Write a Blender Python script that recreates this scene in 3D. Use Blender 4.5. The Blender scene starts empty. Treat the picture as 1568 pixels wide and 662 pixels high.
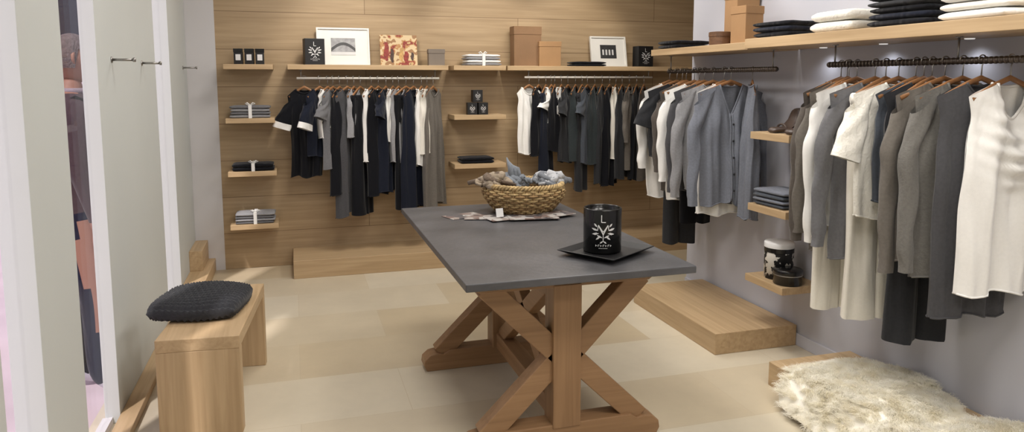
import bpy, math, random
from mathutils import Vector, Matrix, Euler
R = random.Random(7)
sc = bpy.context.scene
try:
    sc.view_settings.view_transform = 'Standard'
except Exception as e:
    print(e)

# ------------------------------------------------------------ materials
def s2l(c):
    return tuple(((x/255.0)/12.92 if x/255.0 <= .04045 else ((x/255.0+.055)/1.055)**2.4) for x in c)
def newmat(name):
    m = bpy.data.materials.new(name); m.use_nodes = True
    nt = m.node_tree; b = nt.nodes['Principled BSDF']
    return m, nt, b
def N(nt, t, **kw):
    n = nt.nodes.new(t)
    for k, v in kw.items():
        if hasattr(n, k): setattr(n, k, v)
        else: n.inputs[k].default_value = v
    return n
def plain(name, rgb, rough=.6, metal=0., noise=.06, scale=8, bump=0., bscale=60, spec=.5):
    m, nt, b = newmat(name); c = s2l(rgb)
    tc = N(nt, 'ShaderNodeTexCoord'); no = N(nt, 'ShaderNodeTexNoise')
    no.inputs['Scale'].default_value = scale; no.inputs['Detail'].default_value = 3
    nt.links.new(tc.outputs['Object'], no.inputs['Vector'])
    cr = N(nt, 'ShaderNodeValToRGB')
    cr.color_ramp.elements[0].position = .3; cr.color_ramp.elements[1].position = .7
    cr.color_ramp.elements[0].color = tuple(x*(1-noise) for x in c)+(1,)
    cr.color_ramp.elements[1].color = tuple(min(1, x*(1+noise)) for x in c)+(1,)
    nt.links.new(no.outputs['Fac'], cr.inputs['Fac']); nt.links.new(cr.outputs['Color'], b.inputs['Base Color'])
    b.inputs['Roughness'].default_value = rough; b.inputs['Metallic'].default_value = metal
    b.inputs['Specular IOR Level'].default_value = spec
    if bump > 0:
        n2 = N(nt, 'ShaderNodeTexNoise'); n2.inputs['Scale'].default_value = bscale
        nt.links.new(tc.outputs['Object'], n2.inputs['Vector'])
        bp = N(nt, 'ShaderNodeBump'); bp.inputs['Strength'].default_value = bump; bp.inputs['Distance'].default_value = .01
        nt.links.new(n2.outputs['Fac'], bp.inputs['Height']); nt.links.new(bp.outputs['Normal'], b.inputs['Normal'])
    return m
def wood(name, rgb1, rgb2, axis=0, rough=.5, seams=False, fine=38):
    m, nt, b = newmat(name)
    tc = N(nt, 'ShaderNodeTexCoord'); mp = N(nt, 'ShaderNodeMapping')
    s = [fine]*3; s[axis] = 1.6
    mp.inputs['Scale'].default_value = s
    nt.links.new(tc.outputs['Object'], mp.inputs['Vector'])
    no = N(nt, 'ShaderNodeTexNoise'); no.inputs['Scale'].default_value = 1.0; no.inputs['Detail'].default_value = 6; no.inputs['Distortion'].default_value = .6
    nt.links.new(mp.outputs['Vector'], no.inputs['Vector'])
    cr = N(nt, 'ShaderNodeValToRGB'); cr.color_ramp.elements[0].position = .3; cr.color_ramp.elements[1].position = .72
    cr.color_ramp.elements[0].color = s2l(rgb1)+(1,); cr.color_ramp.elements[1].color = s2l(rgb2)+(1,)
    nt.links.new(no.outputs['Fac'], cr.inputs['Fac'])
    mp2 = N(nt, 'ShaderNodeMapping'); s2 = [4.]*3; s2[axis] = .5; mp2.inputs['Scale'].default_value = s2
    nt.links.new(tc.outputs['Object'], mp2.inputs['Vector'])
    n2 = N(nt, 'ShaderNodeTexNoise'); n2.inputs['Scale'].default_value = 1.
    nt.links.new(mp2.outputs['Vector'], n2.inputs['Vector'])
    mr = N(nt, 'ShaderNodeMapRange'); mr.inputs['To Min'].default_value = .88; mr.inputs['To Max'].default_value = 1.1
    nt.links.new(n2.outputs['Fac'], mr.inputs['Value'])
    mx = N(nt, 'ShaderNodeMix', data_type='RGBA', blend_type='MULTIPLY'); mx.inputs['Factor'].default_value = 1
    nt.links.new(cr.outputs['Color'], mx.inputs['A']); nt.links.new(mr.outputs['Result'], mx.inputs['B'])
    out = mx.outputs['Result']
    if seams:
        mp3 = N(nt, 'ShaderNodeMapping'); mp3.inputs['Rotation'].default_value = (math.radians(90), 0, 0)
        nt.links.new(tc.outputs['Object'], mp3.inputs['Vector'])
        br = N(nt, 'ShaderNodeTexBrick'); br.inputs['Scale'].default_value = 1.
        br.inputs['Brick Width'].default_value = 2.6; br.inputs['Row Height'].default_value = .29
        br.inputs['Mortar Size'].default_value = .003; br.inputs['Mortar Smooth'].default_value = .3
        br.inputs['Color1'].default_value = (1, 1, 1, 1); br.inputs['Color2'].default_value = (.92, .91, .89, 1); br.inputs['Mortar'].default_value = (.5, .45, .4, 1)
        nt.links.new(mp3.outputs['Vector'], br.inputs['Vector'])
        m2 = N(nt, 'ShaderNodeMix', data_type='RGBA', blend_type='MULTIPLY'); m2.inputs['Factor'].default_value = 1
        nt.links.new(out, m2.inputs['A']); nt.links.new(br.outputs['Color'], m2.inputs['B']); out = m2.outputs['Result']
    nt.links.new(out, b.inputs['Base Color']); b.inputs['Roughness'].default_value = rough
    bp = N(nt, 'ShaderNodeBump'); bp.inputs['Strength'].default_value = .12; bp.inputs['Distance'].default_value = .004
    nt.links.new(no.outputs['Fac'], bp.inputs['Height']); nt.links.new(bp.outputs['Normal'], b.inputs['Normal'])
    return m
def cloth(name, rgb, knit=0., noise=.07, bump=.1, bs=260, wr=.42):
    m, nt, b = newmat(name); c = s2l(rgb)
    if min(rgb) > 200: noise = .015; wr = min(wr, .35)
    tc = N(nt, 'ShaderNodeTexCoord'); no = N(nt, 'ShaderNodeTexNoise'); no.inputs['Scale'].default_value = 90; no.inputs['Detail'].default_value = 4
    nt.links.new(tc.outputs['Object'], no.inputs['Vector'])
    cr = N(nt, 'ShaderNodeValToRGB'); cr.color_ramp.elements[0].position = .35; cr.color_ramp.elements[1].position = .65
    cr.color_ramp.elements[0].color = tuple(x*(1-noise) for x in c)+(1,); cr.color_ramp.elements[1].color = tuple(min(1, x*(1+noise)) for x in c)+(1,)
    nt.links.new(no.outputs['Fac'], cr.inputs['Fac']); nt.links.new(cr.outputs['Color'], b.inputs['Base Color'])
    b.inputs['Roughness'].default_value = .93; b.inputs['Specular IOR Level'].default_value = .12; b.inputs['Sheen Weight'].default_value = .12
    mp = N(nt, 'ShaderNodeMapping'); mp.inputs['Scale'].default_value = (15, 15, 3); nt.links.new(tc.outputs['Object'], mp.inputs['Vector'])
    n1 = N(nt, 'ShaderNodeTexNoise'); n1.inputs['Scale'].default_value = 1.; n1.inputs['Detail'].default_value = 1.0; n1.inputs['Distortion'].default_value = .8
    nt.links.new(mp.outputs['Vector'], n1.inputs['Vector'])
    b1 = N(nt, 'ShaderNodeBump'); b1.inputs['Strength'].default_value = wr; b1.inputs['Distance'].default_value = .03; nt.links.new(n1.outputs['Fac'], b1.inputs['Height'])
    n2 = N(nt, 'ShaderNodeTexNoise'); n2.inputs['Scale'].default_value = bs; nt.links.new(tc.outputs['Object'], n2.inputs['Vector'])
    b2 = N(nt, 'ShaderNodeBump'); b2.inputs['Strength'].default_value = bump; b2.inputs['Distance'].default_value = .005
    nt.links.new(n2.outputs['Fac'], b2.inputs['Height']); nt.links.new(b1.outputs['Normal'], b2.inputs['Normal']); nt.links.new(b2.outputs['Normal'], b.inputs['Normal'])
    return m
def floor_mat():
    m, nt, b = newmat('limestone_tiles')
    tc = N(nt, 'ShaderNodeTexCoord'); mp = N(nt, 'ShaderNodeMapping'); mp.inputs['Location'].default_value = (.25, .12, 0)
    nt.links.new(tc.outputs['Object'], mp.inputs['Vector'])
    br = N(nt, 'ShaderNodeTexBrick'); br.inputs['Scale'].default_value = 1.
    br.inputs['Brick Width'].default_value = .98; br.inputs['Row Height'].default_value = .5; br.inputs['Mortar Size'].default_value = .0012
    br.inputs['Bias'].default_value = -.25
    br.inputs['Color1'].default_value = s2l((207, 197, 176))+(1,); br.inputs['Color2'].default_value = s2l((186, 167, 134))+(1,)
    br.inputs['Mortar'].default_value = s2l((190, 176, 150))+(1,)
    nt.links.new(mp.outputs['Vector'], br.inputs['Vector'])
    no = N(nt, 'ShaderNodeTexNoise'); no.inputs['Scale'].default_value = 3.5; no.inputs['Detail'].default_value = 8; no.inputs['Roughness'].default_value = .65
    nt.links.new(tc.outputs['Object'], no.inputs['Vector'])
    mr = N(nt, 'ShaderNodeMapRange'); mr.inputs['To Min'].default_value = .84; mr.inputs['To Max'].default_value = 1.12
    nt.links.new(no.outputs['Fac'], mr.inputs['Value'])
    mx = N(nt, 'ShaderNodeMix', data_type='RGBA', blend_type='MULTIPLY'); mx.inputs['Factor'].default_value = 1
    nt.links.new(br.outputs['Color'], mx.inputs['A']); nt.links.new(mr.outputs['Result'], mx.inputs['B'])
    nt.links.new(mx.outputs['Result'], b.inputs['Base Color'])
    b.inputs['Roughness'].default_value = .4
    return m
def emis(name, rgb, st):
    m, nt, b = newmat(name)
    b.inputs['Base Color'].default_value = s2l(rgb)+(1,); b.inputs['Emission Color'].default_value = s2l(rgb)+(1,); b.inputs['Emission Strength'].default_value = st
    return m
def patches(name, cols, scale, rough=.6, kind='vor'):
    m, nt, b = newmat(name)
    tc = N(nt, 'ShaderNodeTexCoord')
    if kind == 'vor':
        v = N(nt, 'ShaderNodeTexVoronoi'); v.inputs['Scale'].default_value = scale; o = v.outputs['Color']
    else:
        v = N(nt, 'ShaderNodeTexNoise'); v.inputs['Scale'].default_value = scale; v.inputs['Detail'].default_value = 2; o = v.outputs['Fac']
    nt.links.new(tc.outputs['Object'], v.inputs['Vector'])
    cr = N(nt, 'ShaderNodeValToRGB'); cr.color_ramp.interpolation = 'CONSTANT'
    els = cr.color_ramp.elements
    while len(els) < len(cols): els.new(.5)
    for i, (p, c) in enumerate(cols):
        els[i].position = p; els[i].color = s2l(c)+(1,)
    nt.links.new(o, cr.inputs['Fac']); nt.links.new(cr.outputs['Color'], b.inputs['Base Color']); b.inputs['Roughness'].default_value = rough
    return m

M_wallwood = wood('oak_wall_panelling', (162, 138, 106), (184, 160, 127), 0, .5, True)
W1, W2 = (174, 147, 111), (197, 170, 133)
M_woodX = wood('oak_shelf_x', W1, W2, 0)
M_woodY = wood('oak_shelf_y', W1, W2, 1)
M_woodZ = wood('oak_upright', W1, W2, 2)
T1, T2 = (140, 107, 75), (162, 127, 92)
M_tX = wood('table_wood_x', T1, T2, 0, .45)
M_tY = wood('table_wood_y', T1, T2, 1, .45)
M_tZ = wood('table_wood_z', T1, T2, 2, .45)
M_floor = floor_mat()
M_slate = plain('dark_slate_top', (78, 78, 81), .42, noise=.25, scale=5, bump=.12, bscale=40)
M_white = plain('white_plaster', (206, 204, 206), .8, noise=.02, scale=2)
M_wallR = plain('lavender_grey_paint', (192, 193, 202), .85, noise=.02, scale=2)
M_panel = plain('pale_grey_panel', (198, 202, 200), .6, noise=.015, scale=2)
M_ceil = plain('ceiling_paint', (225, 225, 222), .9, noise=.01)
M_steel = plain('brushed_steel', (160, 158, 155), .35, metal=1, noise=.05)
M_dsteel = plain('dark_metal', (96, 88, 82), .4, metal=.9, noise=.1, scale=60)
M_hang = plain('hanger_wood', (142, 100, 64), .45, noise=.15, scale=30)
M_black = plain('black_gloss', (14, 14, 15), .22, noise=.1)
M_blackm = plain('black_card', (20, 20, 22), .5, noise=.1)
M_whitep = plain('white_print', (225, 225, 225), .6, noise=.01)
M_frame = plain('white_frame', (226, 224, 218), .5, noise=.02)
M_brownbox = plain('brown_cardboard', (130, 100, 72), .8, noise=.06, bump=.05)
M_tanbox = plain('tan_cardboard', (160, 124, 86), .8, noise=.06, bump=.05)
M_greybox = plain('taupe_box', (120, 110, 100), .7)
C = {}
for k, c in dict(black=(19, 20, 25), navy=(26, 30, 42), char=(46, 47, 50), dgrey=(74, 74, 77), grey=(108, 108, 111), lgrey=(144, 144, 147), bgrey=(116, 120, 130),
                 brown=(86, 80, 75), taupe=(106, 101, 95), white=(236, 235, 232), cream=(234, 230, 220), slate=(74, 79, 87), green=(50, 56, 58)).items():
    C[k] = cloth('cloth_'+k, c)
C['lace'] = cloth('cloth_lace', (234, 231, 222), bump=.7, bs=90)
C['knit'] = cloth('cloth_knit_grey', (112, 110, 106), bump=.4, bs=150)

# ------------------------------------------------------------ builder
class B:
    def __init__(s): s.v = []; s.f = []; s.m = []; s.s = []; s.mats = []
    def mi(s, m):
        if m not in s.mats: s.mats.append(m)
        return s.mats.index(m)
    def add(s, vs, fs, mat, smooth=False, M=None):
        o = len(s.v); i = s.mi(mat)
        for p in vs:
            p = Vector(p)
            s.v.append(M @ p if M is not None else p)
        for f in fs:
            s.f.append(tuple(a+o for a in f)); s.m.append(i); s.s.append(smooth)
    def box(s, x0, x1, y0, y1, z0, z1, mat, M=None):
        vs = [(x, y, z) for z in (z0, z1) for y in (y0, y1) for x in (x0, x1)]
        s.add(vs, [(0, 2, 3, 1), (4, 5, 7, 6), (0, 1, 5, 4), (2, 6, 7, 3), (0, 4, 6, 2), (1, 3, 7, 5)], mat, False, M)
    def lathe(s, prof, c, mat, n=40, M=None, smooth=True):
        vs = []; fs = []
        for r, z in prof:
            for i in range(n):
                a = 2*math.pi*i/n; vs.append((c[0]+r*math.cos(a), c[1]+r*math.sin(a), c[2]+z))
        for j in range(len(prof)-1):
            for i in range(n):
                k = (i+1) % n; fs.append((j*n+i, j*n+k, (j+1)*n+k, (j+1)*n+i))
        s.add(vs, fs, mat, smooth, M)
    def cyl(s, cx, cy, z0, z1, r, mat, n=32, M=None):
        s.lathe([(0.0001, z0), (r, z0)], (cx, cy, 0), mat, n, M, False)
        s.lathe([(r, z0), (r, z1)], (cx, cy, 0), mat, n, M, True)
        s.lathe([(r, z1), (0.0001, z1)], (cx, cy, 0), mat, n, M, False)
    def tube(s, path, r, mat, n=8, closed=False, M=None, flat=1.):
        P = [Vector(p) for p in path]; k = len(P); rr = r if isinstance(r, (list, tuple)) else [r]*k
        vs = []; fs = []; up = None
        for i in range(k):
            if closed: t = P[(i+1) % k]-P[i-1]
            else: t = P[min(i+1, k-1)]-P[max(i-1, 0)]
            t.normalize()
            if up is None:
                up = Vector((0, 0, 1)) if abs(t.z) < .9 else Vector((0, 1, 0))
            u = up-t*up.dot(t); u.normalize(); up = u; w = t.cross(u)
            for j in range(n):
                a = 2*math.pi*j/n; vs.append(P[i]+u*math.cos(a)*rr[i]+w*math.sin(a)*rr[i]*flat)
        for i in range(k if closed else k-1):
            i2 = (i+1) % k
            for j in range(n):
                j2 = (j+1) % n; fs.append((i*n+j, i*n+j2, i2*n+j2, i2*n+j))
        if not closed:
            fs.append(tuple(range(n))[::-1]); fs.append(tuple(range((k-1)*n, k*n)))
        s.add(vs, fs, mat, True, M)
    def prism(s, poly, y0, y1, mat, M=None):
        n = len(poly); vs = [(p[0], y0, p[1]) for p in poly]+[(p[0], y1, p[1]) for p in poly]
        fs = [tuple(range(n)), tuple(range(n, 2*n))[::-1]]+[(i, i+n, (i+1) % n+n, (i+1) % n) for i in range(n)]
        s.add(vs, fs, mat, False, M)
    def beam(s, p0, p1, w, th, mat, side=(0, 1, 0)):
        p0 = Vector(p0); p1 = Vector(p1); t = (p1-p0); t.normalize(); sd = Vector(side).normalized(); u = t.cross(sd).normalized()
        vs = []
        for a in (p0, p1):
            for b_, c_ in ((-1, -1), (1, -1), (1, 1), (-1, 1)): vs.append(a+u*b_*w/2+sd*c_*th/2)
        s.add(vs, [(0, 1, 2, 3), (7, 6, 5, 4), (0, 4, 5, 1), (1, 5, 6, 2), (2, 6, 7, 3), (3, 7, 4, 0)], mat)
    def build(s, name, bevel=0, seg=2, subd=0):
        xs = [p.x for p in s.v]; ys = [p.y for p in s.v]; zs = [p.z for p in s.v]
        c = Vector(((min(xs)+max(xs))/2, (min(ys)+max(ys))/2, min(zs)))
        me = bpy.data.meshes.new(name); me.from_pydata([p-c for p in s.v], [], s.f)
        for m in s.mats: me.materials.append(m)
        me.polygons.foreach_set('material_index', s.m); me.polygons.foreach_set('use_smooth', s.s)
        me.update()
        import bmesh
        bm = bmesh.new(); bm.from_mesh(me); bmesh.ops.recalc_face_normals(bm, faces=bm.faces); bm.to_mesh(me); bm.free()
        o = bpy.data.objects.new(name, me); o.location = c; sc.collection.objects.link(o)
        if bevel:
            md = o.modifiers.new('bevel', 'BEVEL'); md.width = bevel; md.segments = seg; md.limit_method = 'ANGLE'; md.angle_limit = math.radians(50)
        return o
def T(x, y, z, rz=0, rx=0, ry=0):
    return Matrix.Translation((x, y, z)) @ Euler((math.radians(rx), math.radians(ry), math.radians(rz))).to_matrix().to_4x4()

# ------------------------------------------------------------ room
H_C = 2.75
BW = 6.01; RW = 2.70; LW = -.78
b = B(); b.box(-.9, 4.3, -2.5, BW, -.15, 0, M_floor); fl = b.build('floor'); 
b = B(); b.box(-1.0, 4.4, -2.6, BW+.1, H_C, H_C+.1, M_ceil); b.build('ceiling')
b = B(); b.box(-.57, 4.3, BW, BW+.1, 0, H_C, M_wallwood); b.build('wall_back')
b = B(); b.box(-1.0, -.57, BW-.004, BW+.1, 0, H_C, M_white); b.build('wall_back_white')
b = B(); b.box(RW, 4.3, -2.5, 4.54, 0, H_C, M_wallR); b.build('wall_right')
b = B(); b.box(4.3, 4.4, 4.54, BW, 0, H_C, M_wallwood); b.build('wall_recess')
b = B(); b.box(-.9, 4.3, -2.6, -2.5, 0, H_C, M_white); b.build('wall_front')
b = B(); b.box(RW-.012, RW, 1.0, 4.54, 0, .07, M_wallR); b.build('baseboard_right', .002)
b = B()
for y0, y1, th in ((-2.5, 2.18, .09), (2.49, 2.91, .09), (3.38, 4.70, .06), (5.22, BW-.006, .16)):
    b.box(LW-th, LW, y0, y1, 0, H_C, M_panel)
b.build('wall_left', .002)
mg, nt, bs = newmat('window_glass')
tr = N(nt, 'ShaderNodeBsdfTransparent'); gl = N(nt, 'ShaderNodeBsdfGlossy'); gl.inputs['Roughness'].default_value = .02
mx = N(nt, 'ShaderNodeMixShader'); mx.inputs['Fac'].default_value = .06
nt.links.new(tr.outputs[0], mx.inputs[1]); nt.links.new(gl.outputs[0], mx.inputs[2]); nt.links.new(mx.outputs[0], nt.nodes['Material Output'].inputs['Surface'])
for i, (y0, y1) in enumerate(((2.18, 2.49), (2.91, 3.38), (4.70, 5.22))):
    b = B(); b.box(LW-.055, LW-.045, y0, y1, .03, H_C-.02, mg); b.box(LW-.07, LW-.03, y0, y1, 0, .03, M_white)
    b.build('window_%d' % (i+1))
b = B(); b.box(LW, LW+.075, 2.5, 5.2, 0, .04, M_woodY); b.box(LW, LW+.14, 5.2, BW-.005, 0, .10, M_woodY); b.box(LW, LW+.09, 5.62, BW-.005, .10, .25, M_woodY)
b.build('baseboard_left', .003)
M_pave = plain('pale_pavement', (200, 184, 190), .8, noise=.06, scale=3)
b = B(); b.box(-8.99, -.9, -6, 13.99, -.25, -.15, M_pave); b.build('street_pavement')
M_fac = plain('pink_render_facade', (214, 196, 206), .8, noise=.04); M_dk = plain('dark_window_glass', (30, 34, 48), .15)
b = B(); b.box(-9.2, -9, -6, 24, -.25, 4.2, M_fac)
for i in range(12):
    y = -4+i*2.3; b.box(-9.01, -8.96, y, y+1.5, 1.75, 3.6, M_dk); b.box(-9.01, -8.9, y-.08, y+1.58, 1.65, 1.75, M_fac)
b.box(-9, -.9, 14, 14.2, -.25, 4.2, M_fac); b.box(-8, -2.6, 13.94, 14.02, 1.75, 4, M_dk)
b.build('street_facade')

for y in (3.63, 4.30, 5.80):
    b = B(); b.tube([(LW, y, 1.592), (LW+.09, y, 1.592)], .006, M_steel, 12)
    b.tube([(LW, y, 1.592), (LW+.004, y, 1.592)], .014, M_steel, 16); b.tube([(LW+.088, y, 1.592), (LW+.098, y, 1.592)], .010, M_steel, 14)
    b.build('wall_hook')

def shelfb(x0, x1, top, y0=5.76):
    b = B(); b.box(x0, x1, y0, BW-.001, top-.038, top, M_woodX); b.build('wall_shelf', .002)
for z in (1.62, 1.215, .81, .40): shelfb(-.50, -.15, z)
shelfb(-.045, 1.20, 1.62)
for z in (1.62, 1.215, .81): shelfb(1.245, 1.685, z)
shelfb(1.70, 3.6, 1.62)
SZ1 = 1.708; SZ2 = 1.722
b = B(); b.box(2.37, RW-.001, 3.42, 4.53, SZ1-.042, SZ1, M_woodY); b.build('wall_shelf', .002)
b = B(); b.box(2.345, RW-.001, .6, 3.41, SZ2-.052, SZ2, M_woodY); b.build('wall_shelf', .002)
for z in (1.215, .81, .40):
    b = B(); b.box(2.445, RW-.001, 3.14, 3.47, z-.04, z, M_woodY); b.build('wall_shelf', .002)
def plat(x0, x1, y0, y1, h, m):
    b = B(); b.box(x0, x1, y0, y1, 0, h, m); b.build('display_platform', .003)
plat(-.05, 1.40, 5.56, BW-.002, .14, M_woodX)
plat(1.9, 3.4, 5.56, BW-.002, .14, M_woodX)
plat(2.16, RW-.014, 3.31, 4.30, .12, M_woodY)
plat(2.20, RW-.014, 1.3, 2.90, .12, M_woodY)

def rail(p0, p1, topz, mat, n=2, r=.0115):
    b = B(); b.tube([p0, p1], r, mat, 14); p0 = Vector(p0); p1 = Vector(p1)
    for i in range(n):
        p = p0.lerp(p1, .03+.94*i/(n-1)); b.tube([p, (p.x, p.y, topz)], .004, M_steel, 8)
        b.tube([(p.x, p.y, topz-.004), (p.x, p.y, topz)], .014, M_steel, 16)
    if mat is M_dsteel:
        k = int((p1-p0).length/.02)
        for i in range(k):
            p = p0.lerp(p1, (i+.5)/k); d = (p1-p0).normalized()*.004
            b.tube([p-d, p+d], .014, mat, 12)
    b.build('clothes_rail')
M_chrome = plain('pale_rail', (205, 200, 192), .4, noise=.02, spec=.6)
rail((.02, 5.80, 1.515), (1.13, 5.80, 1.515), 1.582, M_chrome, r=.009)
rail((1.86, 5.80, 1.525), (3.05, 5.80, 1.525), 1.582, M_chrome, r=.009)
RX = 2.49
rail((RX, 3.32, 1.56), (RX, 4.50, 1.56), SZ1-.042, M_dsteel)
rail((RX, 1.5, 1.575), (RX, 2.93, 1.575), SZ2-.052, M_dsteel, 3)

# ------------------------------------------------------------ garments
def garment(name, P, ang, mat, L=.7, W=.40, sl=0, kind='top', mat2=None, neck=.06, flare=.0, wide=1., cowl=False, sd=0):
    r = random.Random(int(P[0]*1000)*31+int(P[1]*1000)+sd)
    M = T(P[0], P[1], P[2], ang)
    b = B()
    hk = [(.016*math.cos(math.radians(t)), 0, .004+.016*math.sin(math.radians(t))) for t in range(190, -80, -22)]+[(0, 0, -.02), (0, 0, -.07)]
    b.tube(hk, .0025, M_steel, 6, M=M)
    hw = W/2*.9
    path = [(-hw, 0, -.145), (-hw*.7, 0, -.118), (-hw*.35, 0, -.088), (0, 0, -.066), (hw*.35, 0, -.088), (hw*.7, 0, -.118), (hw, 0, -.145)]
    b.tube(path, [.010, .010, .010, .011, .010, .010, .010], M_hang, 8, M=M, flat=.6)
    ph = r.uniform(0, 6); ph2 = r.uniform(0, 6); A = r.uniform(.010, .017); f1 = r.uniform(7, 11); f2 = r.uniform(15, 20)
    if kind == 'trousers':
        b.tube([(-hw, 0, -.145), (hw, 0, -.145)], .006, M_hang, 8, M=M)
        b.tube([(-W*.47, 0, -.155), (0, 0, -.158), (W*.47, 0, -.155)], [.026, .028, .026], mat, 10, M=M, flat=.7)
        for sx in (-1, 1):
            vs = []; fs = []; n = 20; nz = 22
            for j in range(nz+1):
                s = j/nz; z = -.15-(L-.15)*s
                wx = W*.255*(1-.10*s)*(1+.04*math.sin(s*7+ph)); wy = .022+.016*s
                cx = sx*W*(.225)
                for i in range(n):
                    a = 2*math.pi*i/n
                    x = cx+wx*math.cos(a); y = wy*math.sin(a)+A*s*math.sin(x*38+ph)+.007*math.sin(x*70+s*4)
                    vs.append((x, y, z+.006*math.sin(a)*s))
            for j in range(nz):
                for i in range(n):
                    k = (i+1) % n; fs.append((j*n+i, j*n+k, (j+1)*n+k, (j+1)*n+i))
            b.add(vs, fs, mat, True, M)
        return b.build(name)
    nw = .072; nz_ = -.086; shz = -.135
    nx = 40; nz = 30
    card = kind == 'cardigan'
    nk = .19 if card else neck
    def top(x, fr):
        ax = abs(x)
        if ax < nw:
            if fr: return nz_-nk*((1-(ax/nw)) if card else (1-(ax/nw)**2))
            return nz_-.012*(1-(ax/nw)**2)
        return nz_+(shz-nz_)*min(1, (ax-nw)/(W/2-nw))
    def sharp(v):
        q = math.sin(v); return math.copysign(abs(q)**.75, q)
    def pt(a, s, fr, off=0):
        sy = (-1 if fr else 1)
        hwd = W/2*wide*(1-(.15 if sl > .3 else .09)*min(1, s*5)+flare*s)
        if sl == 0: hwd *= (1-.10*math.exp(-((s-.1)/.08)**2))
        if sl > .3 and s > .9: hwd *= 1-.05*(s-.9)/.1
        x = a*hwd
        zt = top(a*W/2, fr)
        hem = -L+.010*math.sin(a*5+ph)-(.03*a*a if flare > 0.1 else 0)
        if card and fr: hem += .03*math.exp(-(a/.08)**2)
        z = zt*(1-s)+hem*s
        d = (.012+.03*min(1, s*3.5))*math.sqrt(max(0, 1-a*a))+off
        fold = A*min(1, .15+s*1.5)*(sharp(a*f1+ph+s)+.55*sharp(a*f2+ph2-s*1.5)*(1-.3*s))*(1+flare*2)
        fold += .006*math.sin(s*13+a*4*(1 if ph > 3 else -1)+ph)*math.exp(-((s-.3)/.3)**2)
        if cowl and fr:
            q = math.exp(-(a/.55)**2)*math.exp(-((s-.22)/.16)**2)
            d += .045*q
            d += .016*q*math.sin((z-2.2*x*x)*105)
        x += .008*math.sin(s*6+ph)*s
        return (x, sy*d+fold, z)
    for fr in (0, 1):
        vs = []; fs = []
        nzz = 60 if cowl else nz
        for j in range(nzz+1):
            for i in range(nx+1): vs.append(pt(-1+2*i/nx, j/nzz, fr))
        q = nx+1
        for j in range(nzz):
            for i in range(nx): fs.append((j*q+i, j*q+i+1, (j+1)*q+i+1, (j+1)*q+i))
        b.add(vs, fs, mat, True, M)
        na = nw/(W/2)
        b.tube([pt(-na+2*na*i/16, 0, fr) for i in range(17)], .0055, mat, 6, M=M)
        b.tube([pt(-.98+1.96*i/24, 1, fr) for i in range(25)], .004, mat, 6, M=M)
    if card:
        for off_a in (-.035, .035):
            b.tube([pt(off_a, i/24, 1, .004) for i in range(25)], .007, mat, 6, M=M, flat=.5)
        for i in range(5):
            p = Vector(pt(.035, .12+i*.19, 1, .012)); b.lathe([(.0001, -.002), (.006, -.002), (.006, .002), (.0001, .002)], (0, 0, 0), C['char'], 10, M @ Matrix.Translation(p) @ Matrix.Rotation(math.pi/2, 4, 'X'))
    if sl > 0:
        for sx in (-1, 1):
            lng = sl > .3; n = 16; k = 30; vs = []; fs = []
            x0 = sx*(W/2*wide-.048); z0 = shz-.045
            sway = r.uniform(.0, .03); swy = r.uniform(-.05, -.005)
            for j in range(k+1):
                t = j/k
                if lng:
                    cx = x0+sx*(.058*min(1, t*3.5)+sway*t+.005*math.sin(t*14+ph)); cz = z0+.02-sl*t
                    rx = (.046+.014*max(0, 1-t*4)-.014*t)*(1+.06*math.sin(t*26+ph2)); ry = .028-.006*t
                    if t > .92: rx *= .85
                    tilt = -.75*max(0, 1-t*4)
                else:
                    cx = x0+sx*(.085*t+.012); cz = z0+.015-sl*t; rx = .064+.004*t; ry = .028
                    tilt = -.7+1.0*min(1, t*1.4)
                for i in range(n):
                    a = 2*math.pi*i/n
                    ox = rx*math.cos(a); oy = ry*math.sin(a)
                    vs.append((cx+ox, oy+swy*t+.004*math.sin(a*3+t*12), cz+ox*sx*tilt))
            for j in range(k):
                for i in range(n):
                    e = (i+1) % n; fs.append((j*n+i, j*n+e, (j+1)*n+e, (j+1)*n+i))
            cut = (int(k*.80)*n) if mat2 else len(fs)
            b.add(vs, fs[:cut], mat, True, M)
            if mat2: b.add(vs, fs[cut:], mat2, True, M)
    return b.build(name)

zb = 1.515; yb = 5.80
G = garment
G('black_tshirt', (.075, yb, zb), -12, C['black'], .76, .26, .22, mat2=C['white'], neck=.03)
G('black_tshirt', (.19, yb, zb), 42, C['navy'], .60, .28, .22, mat2=C['white'])
G('white_tank_top', (.25, yb, zb), 50, C['white'], .46, .26)
G('grey_top', (.29, yb, zb), 54, C['grey'], .70, .30, .14)
G('black_dress', (.34, yb, zb), 60, C['black'], .90, .30, flare=.1)
G('grey_dress', (.40, yb, zb), 42, C['dgrey'], 1.06, .28, flare=.25)
G('white_tank_top', (.45, yb, zb), 60, C['lgrey'], .46, .26)
G('black_trousers', (.50, yb, zb), 50, C['black'], 1.08, .26, kind='trousers')
G('white_blouse', (.585, yb, zb), 48, C['white'], .66, .24)
G('black_dress', (.64, yb, zb), 50, C['black'], .92, .30, flare=.1)
G('black_dress', (.70, yb, zb), 58, C['navy'], .90, .30, .14)
G('white_tank_top', (.755, yb, zb), 56, C['white'], .50, .24)
G('grey_tank_top', (.80, yb, zb), 52, C['lgrey'], .66, .28)
G('black_trousers', (.86, yb, zb), 36, C['black'], 1.05, .30, kind='trousers')
G('black_dress', (.92, yb, zb), 48, C['navy'], 1.04, .32, flare=.15)
G('white_tank_top', (.985, yb, zb), 54, C['white'], .70, .22)
G('white_tank_top', (1.03, yb, zb), 58, C['cream'], .60, .24)
G('taupe_dress', (1.08, yb, zb), 52, C['taupe'], 1.02, .28, flare=.2)
zb = 1.525
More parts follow.
